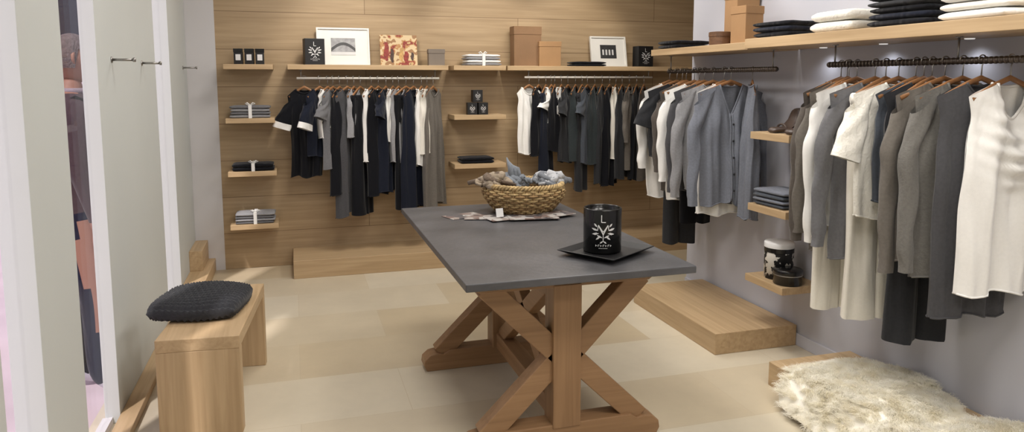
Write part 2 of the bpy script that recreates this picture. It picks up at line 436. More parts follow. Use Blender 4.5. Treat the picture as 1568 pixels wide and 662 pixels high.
L2 = [('white_tank_top', 1.90, 14, 'white', .64, .25, 0, 'top'), ('black_top', 1.985, 48, 'black', .66, .28, 0, 'top'), ('dark_trousers', 2.05, 52, 'navy', 1.0, .26, 0, 'trousers'),
      ('white_blouse', 2.10, 38, 'white', .38, .20, .1, 'top'), ('black_dress', 2.13, 58, 'black', .62, .28, 0, 'top'), ('white_blouse', 2.19, 50, 'white', .60, .22, 0, 'top'), ('charcoal_top', 2.25, 46, 'char', .72, .30, .15, 'top'),
      ('charcoal_top', 2.32, 52, 'green', .72, .30, 0, 'top'), ('dark_trousers', 2.38, 50, 'char', .98, .28, 0, 'trousers'), ('slate_top', 2.43, 44, 'slate', .74, .30, .15, 'top'), ('dark_top', 2.50, 50, 'green', .74, .30, 0, 'top'),
      ('charcoal_dress', 2.57, 52, 'char', .92, .30, 0, 'top'), ('black_dress', 2.64, 46, 'black', .94, .30, 0, 'top'), ('white_blouse', 2.70, 48, 'cream', .70, .24, 0, 'top'), ('charcoal_dress', 2.76, 50, 'char', .88, .30, 0, 'top'), ('taupe_top', 2.83, 50, 'taupe', .8, .30, .4, 'top'), ('black_dress', 2.9, 52, 'black', .9, .30, 0, 'top'), ('brown_dress', 2.97, 50, 'brown', .9, .30, 0, 'top')]
for nm, x, a, c, L, W, sl, kd in L2: G(nm, (x, yb, zb), a, C[c], L, W, sl, kd)
zb = 1.56
L3 = [('white_shirt', 4.46, -3, 'white', .86, .38, .5, 'top'), ('charcoal_tshirt', 4.36, -4, 'char', .58, .42, .20, 'top'), ('dark_trousers', 4.29, -6, 'char', 1.16, .24, 0, 'trousers'), ('brown_cardigan', 4.24, -3, 'brown', .78, .38, .5, 'cardigan'),
      ('white_shirt', 4.14, -8, 'white', .84, .40, .55, 'top'), ('black_trousers', 4.08, -5, 'black', .98, .24, 0, 'trousers'), ('charcoal_sweater', 4.02, -3, 'dgrey', .76, .42, .60, 'top'), 
      ('grey_cardigan', 3.92, -6, 'lgrey', .74, .42, .62, 'top'), ('white_shirt', 3.80, -4, 'white', .87, .36, 0, 'top'), ('grey_cardigan', 3.73, -6, 'bgrey', .80, .42, .64, 'cardigan')]
for nm, y, a, c, L, W, sl, kd in L3: G(nm, (RX-.01, y, zb), a, C[c], L, W, sl, kd, neck=.03)
G('slate_top', (RX+.04, 3.59, zb), 66, C['bgrey'], .86, .20, .0, neck=.10)
zb = 1.575
L4 = [('brown_cardigan', 2.87, -4, 'brown', .80, .40, .68, 'cardigan', .035), ('taupe_cardigan', 2.83, -8, 'taupe', .88, .38, .64, 'top', .035), ('white_trousers', 2.78, -6, 'cream', 1.16, .32, 0, 'trousers', 0), ('white_cardigan', 2.74, -5, 'white', .74, .42, .66, 'cardigan', .01),
      ('grey_cardigan', 2.62, -10, 'grey', .88, .42, .66, 'cardigan', 0), ('white_trousers', 2.56, -6, 'cream', 1.14, .34, 0, 'trousers', 0), ('white_lace_top', 2.49, -4, 'lace', .66, .44, .24, 'top', 0),
      ('slate_top', 2.40, -8, 'slate', .58, .37, 0, 'top', 0), ('charcoal_dress', 2.36, -6, 'char', .66, .38, 0, 'top', 0), ('black_trousers', 2.32, -4, 'char', 1.16, .32, 0, 'trousers', 0), ('taupe_sweater', 2.26, -8, 'taupe', .80, .42, .68, 'top', 0), 
      ('grey_sweater', 2.18, -5, 'knit', .84, .42, .66, 'cardigan', 0), ('charcoal_dress', 2.10, -6, 'dgrey', .98, .38, 0, 'top', 0)]
for nm, y, a, c, L, W, sl, kd, ox in L4: G(nm, (RX-.01+ox, y, zb), a, C[c], L, W, sl, kd, neck=.05)
G('white_cowl_neck_tank', (RX+.035, 2.02, zb), -4, C['white'], .87, .36, 0, neck=.13, flare=.08, cowl=True)

# ------------------------------------------------------------ table
Z0 = .78; tx0, tx1, ty0, ty1 = .558, 1.482, 2.415, 4.02
b = B(); b.box(tx0, tx1, ty0, ty1, Z0-.03, Z0, M_slate)
cxm = 1.02
for yc in (2.66, 3.59):
    th = .10
    fw = .40
    prof = [(fw+.01, 0), (fw+.025, .03), (fw+.02, .06), (fw-.01, .085), (fw-.05, .092), (fw-.08, .085), (fw-.11, .105)]
    poly = [(cxm+x, z) for x, z in prof]+[(cxm-x, z) for x, z in prof[::-1]]
    b.prism(poly, yc-th/2, yc+th/2, M_tX)
    b.prism([(cxm-.42, Z0-.03), (cxm-.42, Z0-.055), (cxm-.36, Z0-.10), (cxm+.36, Z0-.10), (cxm+.42, Z0-.055), (cxm+.42, Z0-.03)], yc-th/2, yc+th/2, M_tX)
    b.box(cxm-.06, cxm+.06, yc-.055, yc+.055, .09, Z0-.09, M_tZ)
    zc = .385
    for sx in (-1, 1):
        b.beam((cxm+sx*.335, yc, Z0-.08), (cxm, yc, zc-.02), .088, .072, M_tX)
        b.beam((cxm+sx*.335, yc, .08), (cxm, yc, zc+.02), .088, .072, M_tX)
b.box(cxm-.04, cxm+.04, 2.70, 3.55, .09, .17, M_tY)
b.box(cxm-.04, cxm+.04, 2.70, 3.55, Z0-.10, Z0-.03, M_tY)
for s_ in (0, 1):
    y0, y1 = (2.72, 3.53) if s_ else (3.53, 2.72)
    b.beam((cxm, y0, .15), (cxm, y1, Z0-.08), .075, .055, M_tY, side=(1, 0, 0))
b.build('trestle_table', .004)

def leafpts(cx, cy, ang, L, w):
    pts = []
    for i in range(9):
        t = i/8; pts.append((t*L, w*math.sin(math.pi*t)))
    for i in range(7, 0, -1):
        t = i/8; pts.append((t*L, -w*math.sin(math.pi*t)))
    c, s = math.cos(ang), math.sin(ang)
    return [(cx+x*c-y*s, cy+x*s+y*c) for x, y in pts]
def emblem(b, f, S, mat, text=True):
    def poly(pts): b.add([f(x*S, y*S) for x, y in pts], [tuple(range(len(pts)))], mat)
    def stroke(pts, w):
        for (x0, y0), (x1, y1) in zip(pts, pts[1:]):
            d = math.hypot(x1-x0, y1-y0); nx, ny = -(y1-y0)/d*w/2, (x1-x0)/d*w/2
            k = max(1, int(d/.15))
            for i in range(k):
                a = i/k; c = (i+1)/k
                poly([(x0+(x1-x0)*a+nx, y0+(y1-y0)*a+ny), (x0+(x1-x0)*c+nx, y0+(y1-y0)*c+ny), (x0+(x1-x0)*c-nx, y0+(y1-y0)*c-ny), (x0+(x1-x0)*a-nx, y0+(y1-y0)*a-ny)])
    stroke([(-.10, 1.0), (-.10, .58), (.14, .58)], .05)
    stroke([(-.26, .40), (0, -.12), (.26, .40)], .06); stroke([(-.32, .1), (-.27, .42), (0, .02), (.27, .42), (.32, .1)], .04)
    stroke([(0, -.1), (0, -.55)], .04)
    for sx in (-1, 1):
        for (cx, cy, a, L, w) in ((.30, .1, 18, .40, .06), (.24, -.06, -8, .42, .055), (.15, -.22, -38, .34, .05), (.04, -.32, 26, .36, .045), (.34, .3, 48, .28, .05), (.02, -.5, -40, .22, .04), (.38, .0, -62, .2, .04)):
            pts = leafpts(cx, cy, math.radians(a), L, w); poly([(sx*x, y) for x, y in pts])
    if text:
        for i in range(7):
            x = -.42+i*.14; stroke([(x, -.72), (x, -.82)], .03); 
            if i % 2: stroke([(x, -.72), (x+.08, -.72)], .025)
            else: stroke([(x, -.77), (x+.07, -.77)], .025)
        stroke([(-.25, -.92), (.25, -.92)], .02)

def candle(cx, cy, z):
    b = B(); r = .079; h = .185
    b.lathe([(.0001, 0), (r-.006, 0), (r, .006), (r, h-.004), (r-.002, h), (r-.006, h), (r-.008, h-.004), (r-.008, h-.035), (.0001, h-.035)], (cx, cy, z), M_black, 64)
    b.cyl(cx, cy, z+h-.036, z+h-.02, .002, M_whitep, 8)
    base = math.atan2(-cy, -cx)+.05
    def f(u, v):
        a = base+u/r; return (cx+(r+.0009)*math.cos(a), cy+(r+.0009)*math.sin(a), z+.093+v)
    emblem(b, f, .072, M_whitep)
    b.build('black_candle_jar')
zt = Z0
b = B(); Mx = T(1.225, 2.70, zt, 33)
hs = .125; lip = .158
vs = []
for (w, zz) in ((hs*.8, .001), (hs, .006), (lip, .022), (lip+.002, .025), (lip-.003, .026), (hs-.003, .010), (hs*.2, .008)):
    for sx, sy in ((-1, -1), (1, -1), (1, 1), (-1, 1)): vs.append((sx*w, sy*w*.86, zz))
fs = [(3, 2, 1, 0)]
for j in range(6):
    for i in range(4): fs.append((j*4+i, j*4+(i+1) % 4, (j+1)*4+(i+1) % 4, (j+1)*4+i))
fs.append((24, 25, 26, 27)); b.add(vs, fs, M_blackm, False, Mx); b.build('black_square_tray', .001)
candle(1.215, 2.72, zt+.0095)

M_wick = plain('straw_wicker', (184, 158, 112), .75, noise=.35, scale=40, bump=.4, bscale=150); M_wick2 = plain('dark_wicker', (140, 112, 74), .75, noise=.3, scale=40)
def basket(cx, cy, z):
    b = B(); ns = 40; rows = 13; hh = .14
    def rad(t): return .150+.075*math.sin(min(1, t*1.15)*math.pi*.5)-.015*max(0, t-.75)*4
    for k in range(rows):
        t = k/(rows-1); r0 = rad(t); path = []
        for i in range(120):
            a = 2*math.pi*i/120
            path.append((cx+(r0+.006*math.sin(a*ns/2+k*math.pi))*math.cos(a), cy+(r0+.006*math.sin(a*ns/2+k*math.pi))*math.sin(a), z+.008+t*hh+.002*math.sin(a*5+k)))
        b.tube(path, .0062 if k % 3 else .0072, M_wick if k % 3 else M_wick2, 6, True)
    for i in range(ns):
        a = 2*math.pi*(i+.5)/ns
        b.tube([(cx+(rad(t/8)+.004)*math.cos(a), cy+(rad(t/8)+.004)*math.sin(a), z+.006+hh*t/8) for t in range(9)], .0045, M_wick2, 6)
    for st in range(3):
        path = []
        for i in range(240):
            a = 2*math.pi*i/240; q = a*22+st*2.094
            rr = rad(1)+.009*math.cos(q); path.append((cx+rr*math.cos(a), cy+rr*math.sin(a), z+hh+.014+.009*math.sin(q)))
        b.tube(path, .007, M_wick, 6, True)
    for rr in range(1, 7):
        b.tube([(cx+rr*.022*math.cos(2*math.pi*i/48), cy+rr*.022*math.sin(2*math.pi*i/48), z+.010) for i in range(48)], .012, M_wick2, 6, True)
    b.build('wicker_basket')
basket(1.195, 3.74, zt)
def blob_scarf(name, c, sz, mat, n=9, seed=1, peak=0, mat2=None):
    r = random.Random(seed); b = B()
    for k in range(n):
        pts = []; rr = []
        a0 = r.uniform(0, 6.28); q = r.uniform(.3, .9)
        for i in range(15):
            t = i/14; a = a0+t*r.uniform(3.6, 4.2)
            x = c[0]+sz[0]*(2*t-1)*math.cos(a0)*q+sz[0]*.3*math.sin(a*2)
            y = c[1]+sz[1]*(2*t-1)*math.sin(a0)*q+sz[1]*.3*math.cos(a*2.3)
            z = c[2]+sz[2]*(.35+.5*math.sin(math.pi*t)*r.uniform(.7, 1))*(.5+k/n*.7)
            pts.append((x, y, z)); rr.append((.008+.015*math.sin(math.pi*min(.96, max(.08, t))))*r.uniform(.75, 1.2))
        b.tube(pts, rr, mat if k % 2 or mat2 is None else mat2, 9, flat=.7)
    if peak:
        for q in range(3):
            b.tube([(c[0]-.02+q*.02, c[1], c[2]+sz[2]*.5), (c[0]-.03+q*.018, c[1]-.01, c[2]+sz[2]*.9+peak*.4), (c[0]-.05+q*.008, c[1], c[2]+sz[2]+peak*(1-.2*q))], [.038, .024, .005], mat, 10, flat=.6)
    return b.build(name)
blob_scarf('brown_scarf', (1.02, 3.72, zt+.135), (.13, .09, .08), cloth('scarf_brown', (110, 96, 84), bump=1, bs=70), 18, 3, mat2=cloth('scarf_tan', (160, 146, 128), bump=1, bs=70))
blob_scarf('grey_scarf', (1.15, 3.75, zt+.125), (.10, .09, .085), cloth('scarf_bluegrey', (128, 134, 142), bump=.8, bs=70), 12, 5, peak=.09)
blob_scarf('pale_grey_scarf', (1.34, 3.72, zt+.135), (.13, .09, .075), cloth('scarf_pale', (180, 182, 186), bump=.8, bs=70), 18, 9, mat2=cloth('scarf_steel', (118, 122, 128), bump=.8, bs=70))
M_mag = patches('printed_magazine', [(0, (84, 80, 82)), (.35, (146, 134, 128)), (.5, (112, 92, 86)), (.65, (176, 172, 168))], 22)
b = B()
for i, (x, y, a, w, d) in enumerate(((.84, 3.68, 20, .2, .12), (.93, 3.60, -15, .2, .12), (1.04, 3.54, 10, .22, .12), (1.17, 3.50, -8, .26, .12), (1.30, 3.53, 22, .2, .12))):
    b.box(-w/2, w/2, -d/2, d/2, 0, .0025, M_mag, T(x, y, zt+.001+i*.0028, a))
b.build('fanned_magazines')
b = B(); b.box(-.020, .020, -.002, .002, 0, .045, M_whitep, T(1.0, 3.53, zt+.015, 10, -14)); b.build('price_card')

# ------------------------------------------------------------ bench + cushion
Mb = T(-.388, 3.545, 0, -5)
b = B(); hw = .166; hl = .40; bh = .43; t_ = .055
b.box(-hw, hw, -hl, hl, bh-t_, bh, M_woodY, Mb)
b.box(-hw, hw, -hl, -hl+t_, 0, bh-t_, M_woodZ, Mb); b.box(-hw, hw, hl-t_, hl, 0, bh-t_, M_woodZ, Mb)
b.build('wooden_bench', .003)
M_cush = cloth('charcoal_chunky_knit', (54, 55, 58), bump=.5, bs=120, wr=.1)
def cushion(M, w, d, th):
    b = B(); n = 100
    for sg in (1, -1):
        vs = []; fs = []
        for j in range(n+1):
            for i in range(n+1):
                u = math.sin((-1+2*i/n)*math.pi/2); v = math.sin((-1+2*j/n)*math.pi/2)
                e = max(0, 1-abs(u)**4)**.5*max(0, 1-abs(v)**4)**.5
                px = u*w/2*math.sqrt(1-.14*v*v*u*u); py = v*d/2*math.sqrt(1-.14*u*u*v*v)
                rid = .013*abs(math.sin(v*math.pi*6.5))*(1+.45*math.sin(u*46+(int((v+1)*6.5) % 2)*math.pi))
                z = sg*(th/2*e+rid*min(1, e*3)) + .006*math.sin(u*3+v*2)
                if sg < 0: z = max(z, -th*.44)
                vs.append((px, py, z))
        q = n+1
        for j in range(n):
            for i in range(n): fs.append((j*q+i, j*q+i+1, (j+1)*q+i+1, (j+1)*q+i))
        b.add(vs, fs, M_cush, True, M)
    b.build('knitted_cushion')
cushion(T(-.445, 3.56, bh+.038, -9), .40, .42, .074)

# ------------------------------------------------------------ small goods
def goods_box(name, x, y, z, w, d, h, mat, rz=0, emb=0, lid=0):
    b = B(); M = T(x, y, z, rz); b.box(-w/2, w/2, -d/2, d/2, 0, h, mat, M)
    if lid: b.box(-w/2-.003, w/2+.003, -d/2-.003, d/2+.003, h*(1-lid), h+.002, mat, M)
    if emb: emblem(b, lambda u, v: M @ Vector((u, -d/2-.001, h*.5+v)), emb, M_whitep)
    return b.build(name, .0015)
S1 = 1.62
for x in (-.396, -.317, -.243):
    b = B(); M = T(x, 5.86, S1, R.uniform(-6, 6)); b.box(-.031, .031, -.031, .031, 0, .115, M_blackm, M); b.box(-.018, .018, -.0325, -.031, .03, .075, M_whitep, M); b.box(-.033, .033, -.033, .033, .09, .118, M_black, M); b.build('boxed_candle', .001)
goods_box('black_gift_box', .155, 5.85, S1, .15, .10, .20, M_blackm, 8, .075)
goods_box('taupe_gift_box', 1.12, 5.87, S1, .13, .1, .13, M_greybox, -4, 0, .25)
goods_box('tall_brown_gift_box', 1.90, 5.90, S1, .24, .12, .33, M_brownbox, 0, 0, .2)
goods_box('tan_gift_box', 2.09, 5.86, S1, .19, .13, .205, M_tanbox, -4, 0, .2)
goods_box('black_gift_box', 2.985, 5.86, S1, .15, .1, .18, M_blackm, 6, .07)
def frame(name, x, y, z, w, h, rz, tilt, pic, mw, fr=M_frame, bw=.012):
    b = B(); M = T(x, y, z, rz, tilt)
    b.box(-w/2, w/2, 0, .012, 0, h, fr, M)
    for a in ((-w/2, w/2, 0, bw), (-w/2, w/2, h-bw, h), (-w/2, -w/2+bw, bw, h-bw), (w/2-bw, w/2, bw, h-bw)):
        b.box(a[0], a[1], -.012, 0, a[2], a[3], fr, M)
    pic(b, M, w*mw, h*mw, h/2)
    return b.build(name)
M_g1 = plain('photo_grey', (150, 150, 152), .5, noise=.3, scale=30); M_g2 = plain('photo_dark', (48, 48, 50), .5, noise=.3, scale=30); M_g3 = plain('photo_light', (205, 205, 205), .5)
def pic_bridge(b, M, w, h, zc):
    b.box(-w/2, w/2, -.0015, 0, zc-h/2, zc+h/2, M_g1, M)
    pts = [(-w/2, zc-h*.1)]+[(-w/2+w*i/12, zc-h*.1+h*.35*math.sin(math.pi*i/12)) for i in range(1, 12)]+[(w/2, zc-h*.1), (w/2, zc-h*.3)]+[(w/2-w*i/12, zc-h*.3+h*.38*math.sin(math.pi*i/12)) for i in range(1, 12)]+[(-w/2, zc-h*.3)]
    b.prism(pts, -.0025, -.002, M_g2, M); b.box(-w/2, w/2, -.0028, -.002, zc-h/2, zc-h*.32, M_g3, M)
def pic_dark(b, M, w, h, zc):
    b.box(-w/2, w/2, -.0015, 0, zc-h/2, zc+h/2, M_g2, M)
    for i in range(4): b.box(-w*.38+i*w*.2, -w*.28+i*w*.2, -.0025, -.002, zc-h*.25, zc+h*.15, M_g3, M)
frame('framed_photograph', .385, 5.90, S1, .41, .30, 0, -12, pic_bridge, .46)
frame('framed_photograph', 2.68, 5.90, S1, .34, .27, 0, -12, pic_dark, .45)
M_pt = patches('abstract_painting', [(0, (150, 112, 76)), (.4, (206, 184, 146)), (.52, (176, 132, 84)), (.58, (134, 52, 42)), (.66, (190, 160, 112)), (.75, (70, 50, 42))], 14, kind='noise')
M_red = plain('painted_red', (132, 48, 40), noise=.4, scale=60); M_gold = plain('painted_gold', (186, 148, 90), noise=.3, scale=60); M_dkp = plain('painted_dark', (70, 50, 44), noise=.4, scale=60)
b = B(); M = T(.825, 5.91, S1, 0, -10); b.box(-.15, .15, 0, .016, 0, .25, M_pt, M)
for i, (x, z, w, h, m) in enumerate(((-.1, .03, .04, .17, M_red), (-.055, .02, .03, .12, M_dkp), (.02, .03, .035, .12, M_gold), (.06, .02, .04, .1, M_red), (.11, .04, .025, .07, M_dkp))):
    pts = [(x+w/2*math.cos(2*math.pi*k/12)*(1+.3*math.sin(k*2.1)), z+h/2+h/2*math.sin(2*math.pi*k/12)*(1+.15*math.cos(k*3))) for k in range(12)]
    b.prism(pts, -.0015-.0003*i, 0, m, M)
b.build('abstract_painting_canvas')
def folded(name, x, y, z, w, d, cols, th=.022, rz=0, ribbon=None, seed=1):
    r = random.Random(seed); b = B()
    zz = z
    for i, c in enumerate(cols):
        t = th*r.uniform(.85, 1.1); ww = w*r.uniform(.95, 1.0); dd = d*r.uniform(.94, 1.0)
        M = T(x+r.uniform(-.004, .004), y, zz, rz+r.uniform(-1.5, 1.5))
        nx = 16; n = 20; vs = []; fs = []
        for a in range(nx+1):
            u = -1+2*a/nx; e = max(.0, 1-abs(u)**8)**.5
            for k in range(n):
                q = 2*math.pi*k/n; cy = math.copysign(abs(math.cos(q))**.35, math.cos(q)); cz = math.copysign(abs(math.sin(q))**.6, math.sin(q))
                vs.append((u*ww/2, cy*dd/2*(.97+.03*e), t/2+cz*t/2*(.55+.45*e)*(1+.06*math.sin(u*7+k*.6+i))))
        for a in range(nx):
            for k in range(n): fs.append((a*n+k, a*n+(k+1) % n, (a+1)*n+(k+1) % n, (a+1)*n+k))
        fs.append(tuple(range(n))); fs.append(tuple(range(nx*n, nx*n+n))[::-1])
        b.add(vs, fs, c, True, M); zz += t*.97
    if ribbon:
        M = T(x, y, z, rz); hh = zz-z
        b.box(-.012, .012, -d/2-.004, d/2+.002, 0.0, hh+.004, ribbon, M)
        for sx in (-1, 1):
            b.tube([(0, -d*.3, hh+.004), (sx*.02, -d*.3-.01, hh+.022), (sx*.035, -d*.3, hh+.014), (sx*.02, -d*.3+.01, hh+.006), (0, -d*.3, hh+.005)], .004, ribbon, 6, M=M)
    return b.build(name)
lg, wh, bk, gy = C['lgrey'], C['white'], C['black'], C['grey']
folded('folded_shirt_stack', -.325, 5.87, 1.215, .29, .19, [lg, gy, lg, gy], .023, 0, wh, 2)
folded('folded_black_sweater', -.32, 5.87, .81, .31, .20, [bk, bk], .033, 0, wh, 3)
folded('folded_shirt_stack', -.32, 5.87, .40, .29, .19, [gy, lg, gy, lg], .022, 0, wh, 4)
folded('folded_shirt_stack', 1.50, 5.87, S1, .30, .19, [lg, wh, lg, wh], .023, 0, wh, 5)
for x, z in ((1.415, 1.215), (1.505, 1.215), (1.46, 1.215+.105)): goods_box('boxed_candle', x, 5.86, z, .082, .082, .10, M_blackm, R.uniform(-5, 5), .036)
folded('folded_black_sweater', 1.45, 5.87, .81, .28, .2, [bk, bk], .025, 0, None, 6)
folded('folded_black_sweater', 2.44, 5.84, S1, .32, .16, [bk, bk], .022, 0, None, 7)
S2 = SZ1
folded('folded_black_sweater', 2.51, 4.33, S2, .27, .24, [bk, bk], .030, 4, None, 8)
b = B(); b.lathe([(.0001, 0), (.062, 0), (.064, .01), (.064, .055), (.067, .055), (.067, .080), (.06, .083), (.0001, .083)], (2.48, 3.86, S2), wood('walnut', (88, 62, 42), (116, 84, 58), 0), 36, smooth=False); b.build('round_wooden_box')
goods_box('tall_tan_gift_box', 2.60, 3.82, S2, .16, .12, .34, M_tanbox, 3, 0, .2)
goods_box('tan_gift_box', 2.50, 3.62, S2, .13, .12, .21, M_tanbox, 8, 0, .2)
S2 = SZ2
folded('folded_black_sweater', 2.50, 3.24, S2, .27, .28, [bk, C['navy'], bk], .030, 6, None, 9)
folded('folded_white_sweater', 2.51, 2.80, S2, .27, .29, [C['lace'], C['lace']], .050, -4, None, 10)
folded('folded_black_stack', 2.51, 2.42, S2, .29, .30, [bk, C['navy'], bk, C['char'], bk], .030, 3, None, 11)
folded('folded_white_stack', 2.51, 2.06, S2, .29, .30, [C['white'], C['cream'], C['white'], C['white']], .036, -2, None, 12)
folded('folded_white_stack', 2.51, 1.70, S2, .29, .30, [C['white'], C['cream'], C['white']], .036, 2, None, 13)
folded('folded_grey_stack', 2.56, 3.32, .81, .20, .26, [C['slate'], C['bgrey'], C['slate'], C['bgrey']], .026, 3, None, 14)
M_flor = patches('black_white_floral', [(0, (20, 20, 22)), (.5, (222, 220, 214))], 22, kind='noise')
b = B(); b.lathe([(.0001, 0), (.078, 0), (.078, .15)], (2.57, 3.34, .40), M_flor, 40); b.lathe([(.080, .15), (.080, .175)], (2.57, 3.34, .40), M_black, 40)
b.lathe([(.081, .175), (.081, .20), (.078, .204), (.0001, .204)], (2.57, 3.34, .40), M_whitep, 40); b.lathe([(.078, .149), (.08, .149)], (2.57, 3.34, .4), M_black, 40); b.lathe([(.08, .175), (.081, .175)], (2.57, 3.34, .4), M_black, 40)
b.build('floral_hat_box')
b = B(); b.lathe([(.0001, 0), (.072, 0), (.075, .004), (.075, .055), (.077, .056), (.077, .08), (.072, .084), (.0001, .084)], (2.535, 3.215, .40), M_black, 40); b.lathe([(.0765, .052), (.0785, .055), (.0765, .058)], (2.535, 3.215, .40), M_steel, 40)
b.build('black_round_tin')
M_shoe = plain('brown_leather', (70, 56, 48), .4)
def heel(x, y, z, rz):
    b = B(); M = T(x, y, z, rz); n = 14
    secs = []
    for i in range(15):
        t = i/14; xx = -.11+.22*t
        zb_ = .004 if t > .62 else .004+.075*(1-math.cos(min(1, (.62-t)/.5)*math.pi))/2
        w = .018+.022*math.sin(math.pi*min(1, max(.12, t*.95)))+(.006 if t > .6 else 0)
        if t > .95: w *= .6
        hgt = (.030 if t > .62 else (.018 if t > .22 else .055))*(1 if t < .97 else .5)
        secs.append((xx, w, zb_, hgt))
    vs = []; fs = []
    for xx, w, zb_, hg in secs:
        for k in range(n):
            a = 2*math.pi*k/n; vs.append((xx, w*math.cos(a), zb_+hg/2+hg/2*math.sin(a)))
    for i in range(14):
        for k in range(n): fs.append((i*n+k, i*n+(k+1) % n, (i+1)*n+(k+1) % n, (i+1)*n+k))
    fs.append(tuple(range(n))); fs.append(tuple(range(14*n, 15*n))); b.add(vs, fs, M_shoe, True, M)
    b.tube([(-.095, 0, .085), (-.098, 0, .04), (-.09, 0, 0)], [.018, .009, .007], M_shoe, 10, M=M)
    b.tube([(-.07, .028*math.cos(math.pi*i/8), .10+.028*math.sin(math.pi*i/8)) for i in range(9)], .004, M_shoe, 6, M=M)
    b.tube([(.03, .034*math.cos(math.pi*i/8), .018+.03*math.sin(math.pi*i/8)) for i in range(9)], .006, M_shoe, 6, M=M)
    b.build('high_heel_shoe')
heel(2.56, 3.20, 1.215, 200); heel(2.57, 3.33, 1.215, 188)

# ------------------------------------------------------------ sheepskin
M_fur, nt, bs = newmat('cream_fleece')
no = N(nt, 'ShaderNodeTexNoise'); no.inputs['Scale'].default_value = 14; no.inputs['Detail'].default_value = 3; tc = N(nt, 'ShaderNodeTexCoord'); nt.links.new(tc.outputs['Object'], no.inputs['Vector'])
cr = N(nt, 'ShaderNodeValToRGB'); cr.color_ramp.elements[0].position = .3; cr.color_ramp.elements[1].position = .6
cr.color_ramp.elements[0].color = s2l((248, 243, 228))+(1,); cr.color_ramp.elements[1].color = s2l((255, 253, 246))+(1,)
nt.links.new(no.outputs['Fac'], cr.inputs['Fac'])
df = N(nt, 'ShaderNodeBsdfDiffuse'); tl = N(nt, 'ShaderNodeBsdfTranslucent'); ms = N(nt, 'ShaderNodeMixShader'); ms.inputs['Fac'].default_value = .5
nt.links.new(cr.outputs['Color'], df.inputs['Color']); nt.links.new(cr.outputs['Color'], tl.inputs['Color'])
nt.links.new(df.outputs[0], ms.inputs[1]); nt.links.new(tl.outputs[0], ms.inputs[2]); nt.links.new(ms.outputs[0], nt.nodes['Material Output'].inputs['Surface'])
M_hide = plain('fleece_base', (252, 249, 240), .9, noise=.02, scale=10, spec=.1)
from mathutils import noise as mnoise
def sheepskin(cx, cy, rx, ry, seed, n=15000, locks=1500):
    r = random.Random(seed); ph = [r.uniform(0, 6) for _ in range(4)]
    def rad(a): return 1+.07*math.sin(2*a+ph[0])+.06*math.sin(3*a+ph[1])+.05*math.sin(5*a+ph[2])
    def sup(x, y):
        z = .12
        if x < 2.22: z = max(.02, .12-(2.22-x)**2*4-(2.22-x)*.2)
        return z
    def pt(q, a):
        x = cx+q*rad(a)*rx*math.cos(a); y = cy+q*rad(a)*ry*math.sin(a)
        x = min(x, 2.655)
        lump = .020*mnoise.noise(Vector((x*8, y*8, seed)))
        return x, y, sup(x, y)+.004+(lump+.052)*math.sqrt(max(0, 1-q**4))
    b = B(); n1 = 24; n2 = 80; vs = [pt(0, 0)]; fs = []
    for j in range(1, n1+1):
        for i in range(n2): vs.append(pt(j/n1, 2*math.pi*i/n2))
    for i in range(n2): fs.append((0, 1+i, 1+(i+1) % n2))
    for j in range(n1-1):
        for i in range(n2): fs.append((1+j*n2+i, 1+(j+1)*n2+i, 1+(j+1)*n2+(i+1) % n2, 1+j*n2+(i+1) % n2))
    b.add(vs, fs, M_hide, True)
    cents = []
    for _ in range(locks):
        q = math.sqrt(r.random()); a = r.uniform(0, 2*math.pi); p = Vector(pt(q, a))
        an = 2.4*mnoise.noise(Vector((p.x*3.5, p.y*3.5, seed+5)))+r.uniform(-.35, .35)-2.3
        if q > .85: an = a+r.uniform(-.4, .4)
        d = Vector((math.cos(an), math.sin(an), 0))
        if p.x > 2.61: d.x = -abs(d.x)
        cents.append((p, p+d*r.uniform(.020, .036)+Vector((0, 0, r.uniform(.010, .020)*(1 if q < .85 else .2)))))
    vs = []; fs = []
    per = n//locks
    for p, tip in cents:
        for _ in range(per):
            an = r.uniform(0, 6.283); rr = .022*math.sqrt(r.random()); base = p+Vector((math.cos(an)*rr, math.sin(an)*rr, -.006))
            tp = tip+Vector((r.gauss(0, .010), r.gauss(0, .010), r.gauss(0, .004)))+(base-p)*.5
            if base.x > 2.66: continue
            d = tp-base; side = d.cross(Vector((r.uniform(-.4, .4), r.uniform(-.4, .4), 1))); 
            if side.length < 1e-6: continue
            side.normalize(); w = r.uniform(.0008, .0016); o = len(vs); bow = Vector((r.uniform(-.003, .003), r.uniform(-.003, .003), r.uniform(.004, .010)))
            for k in range(4):
                t = k/3; c = base+d*t+bow*math.sin(math.pi*t); c.z = max(c.z, .006); ww = w*(1-t*.75); vs += [c-side*ww, c+side*ww]
            for k in range(3): fs.append((o+2*k, o+2*k+1, o+2*k+3, o+2*k+2))
    b.add(vs, fs, M_fur, True)
    return b.build('sheepskin_rug')
sheepskin(2.39, 2.42, .34, .38, 4, 48000, 1600)
sheepskin(2.46, 1.86, .32, .26, 8, 32000, 1100)

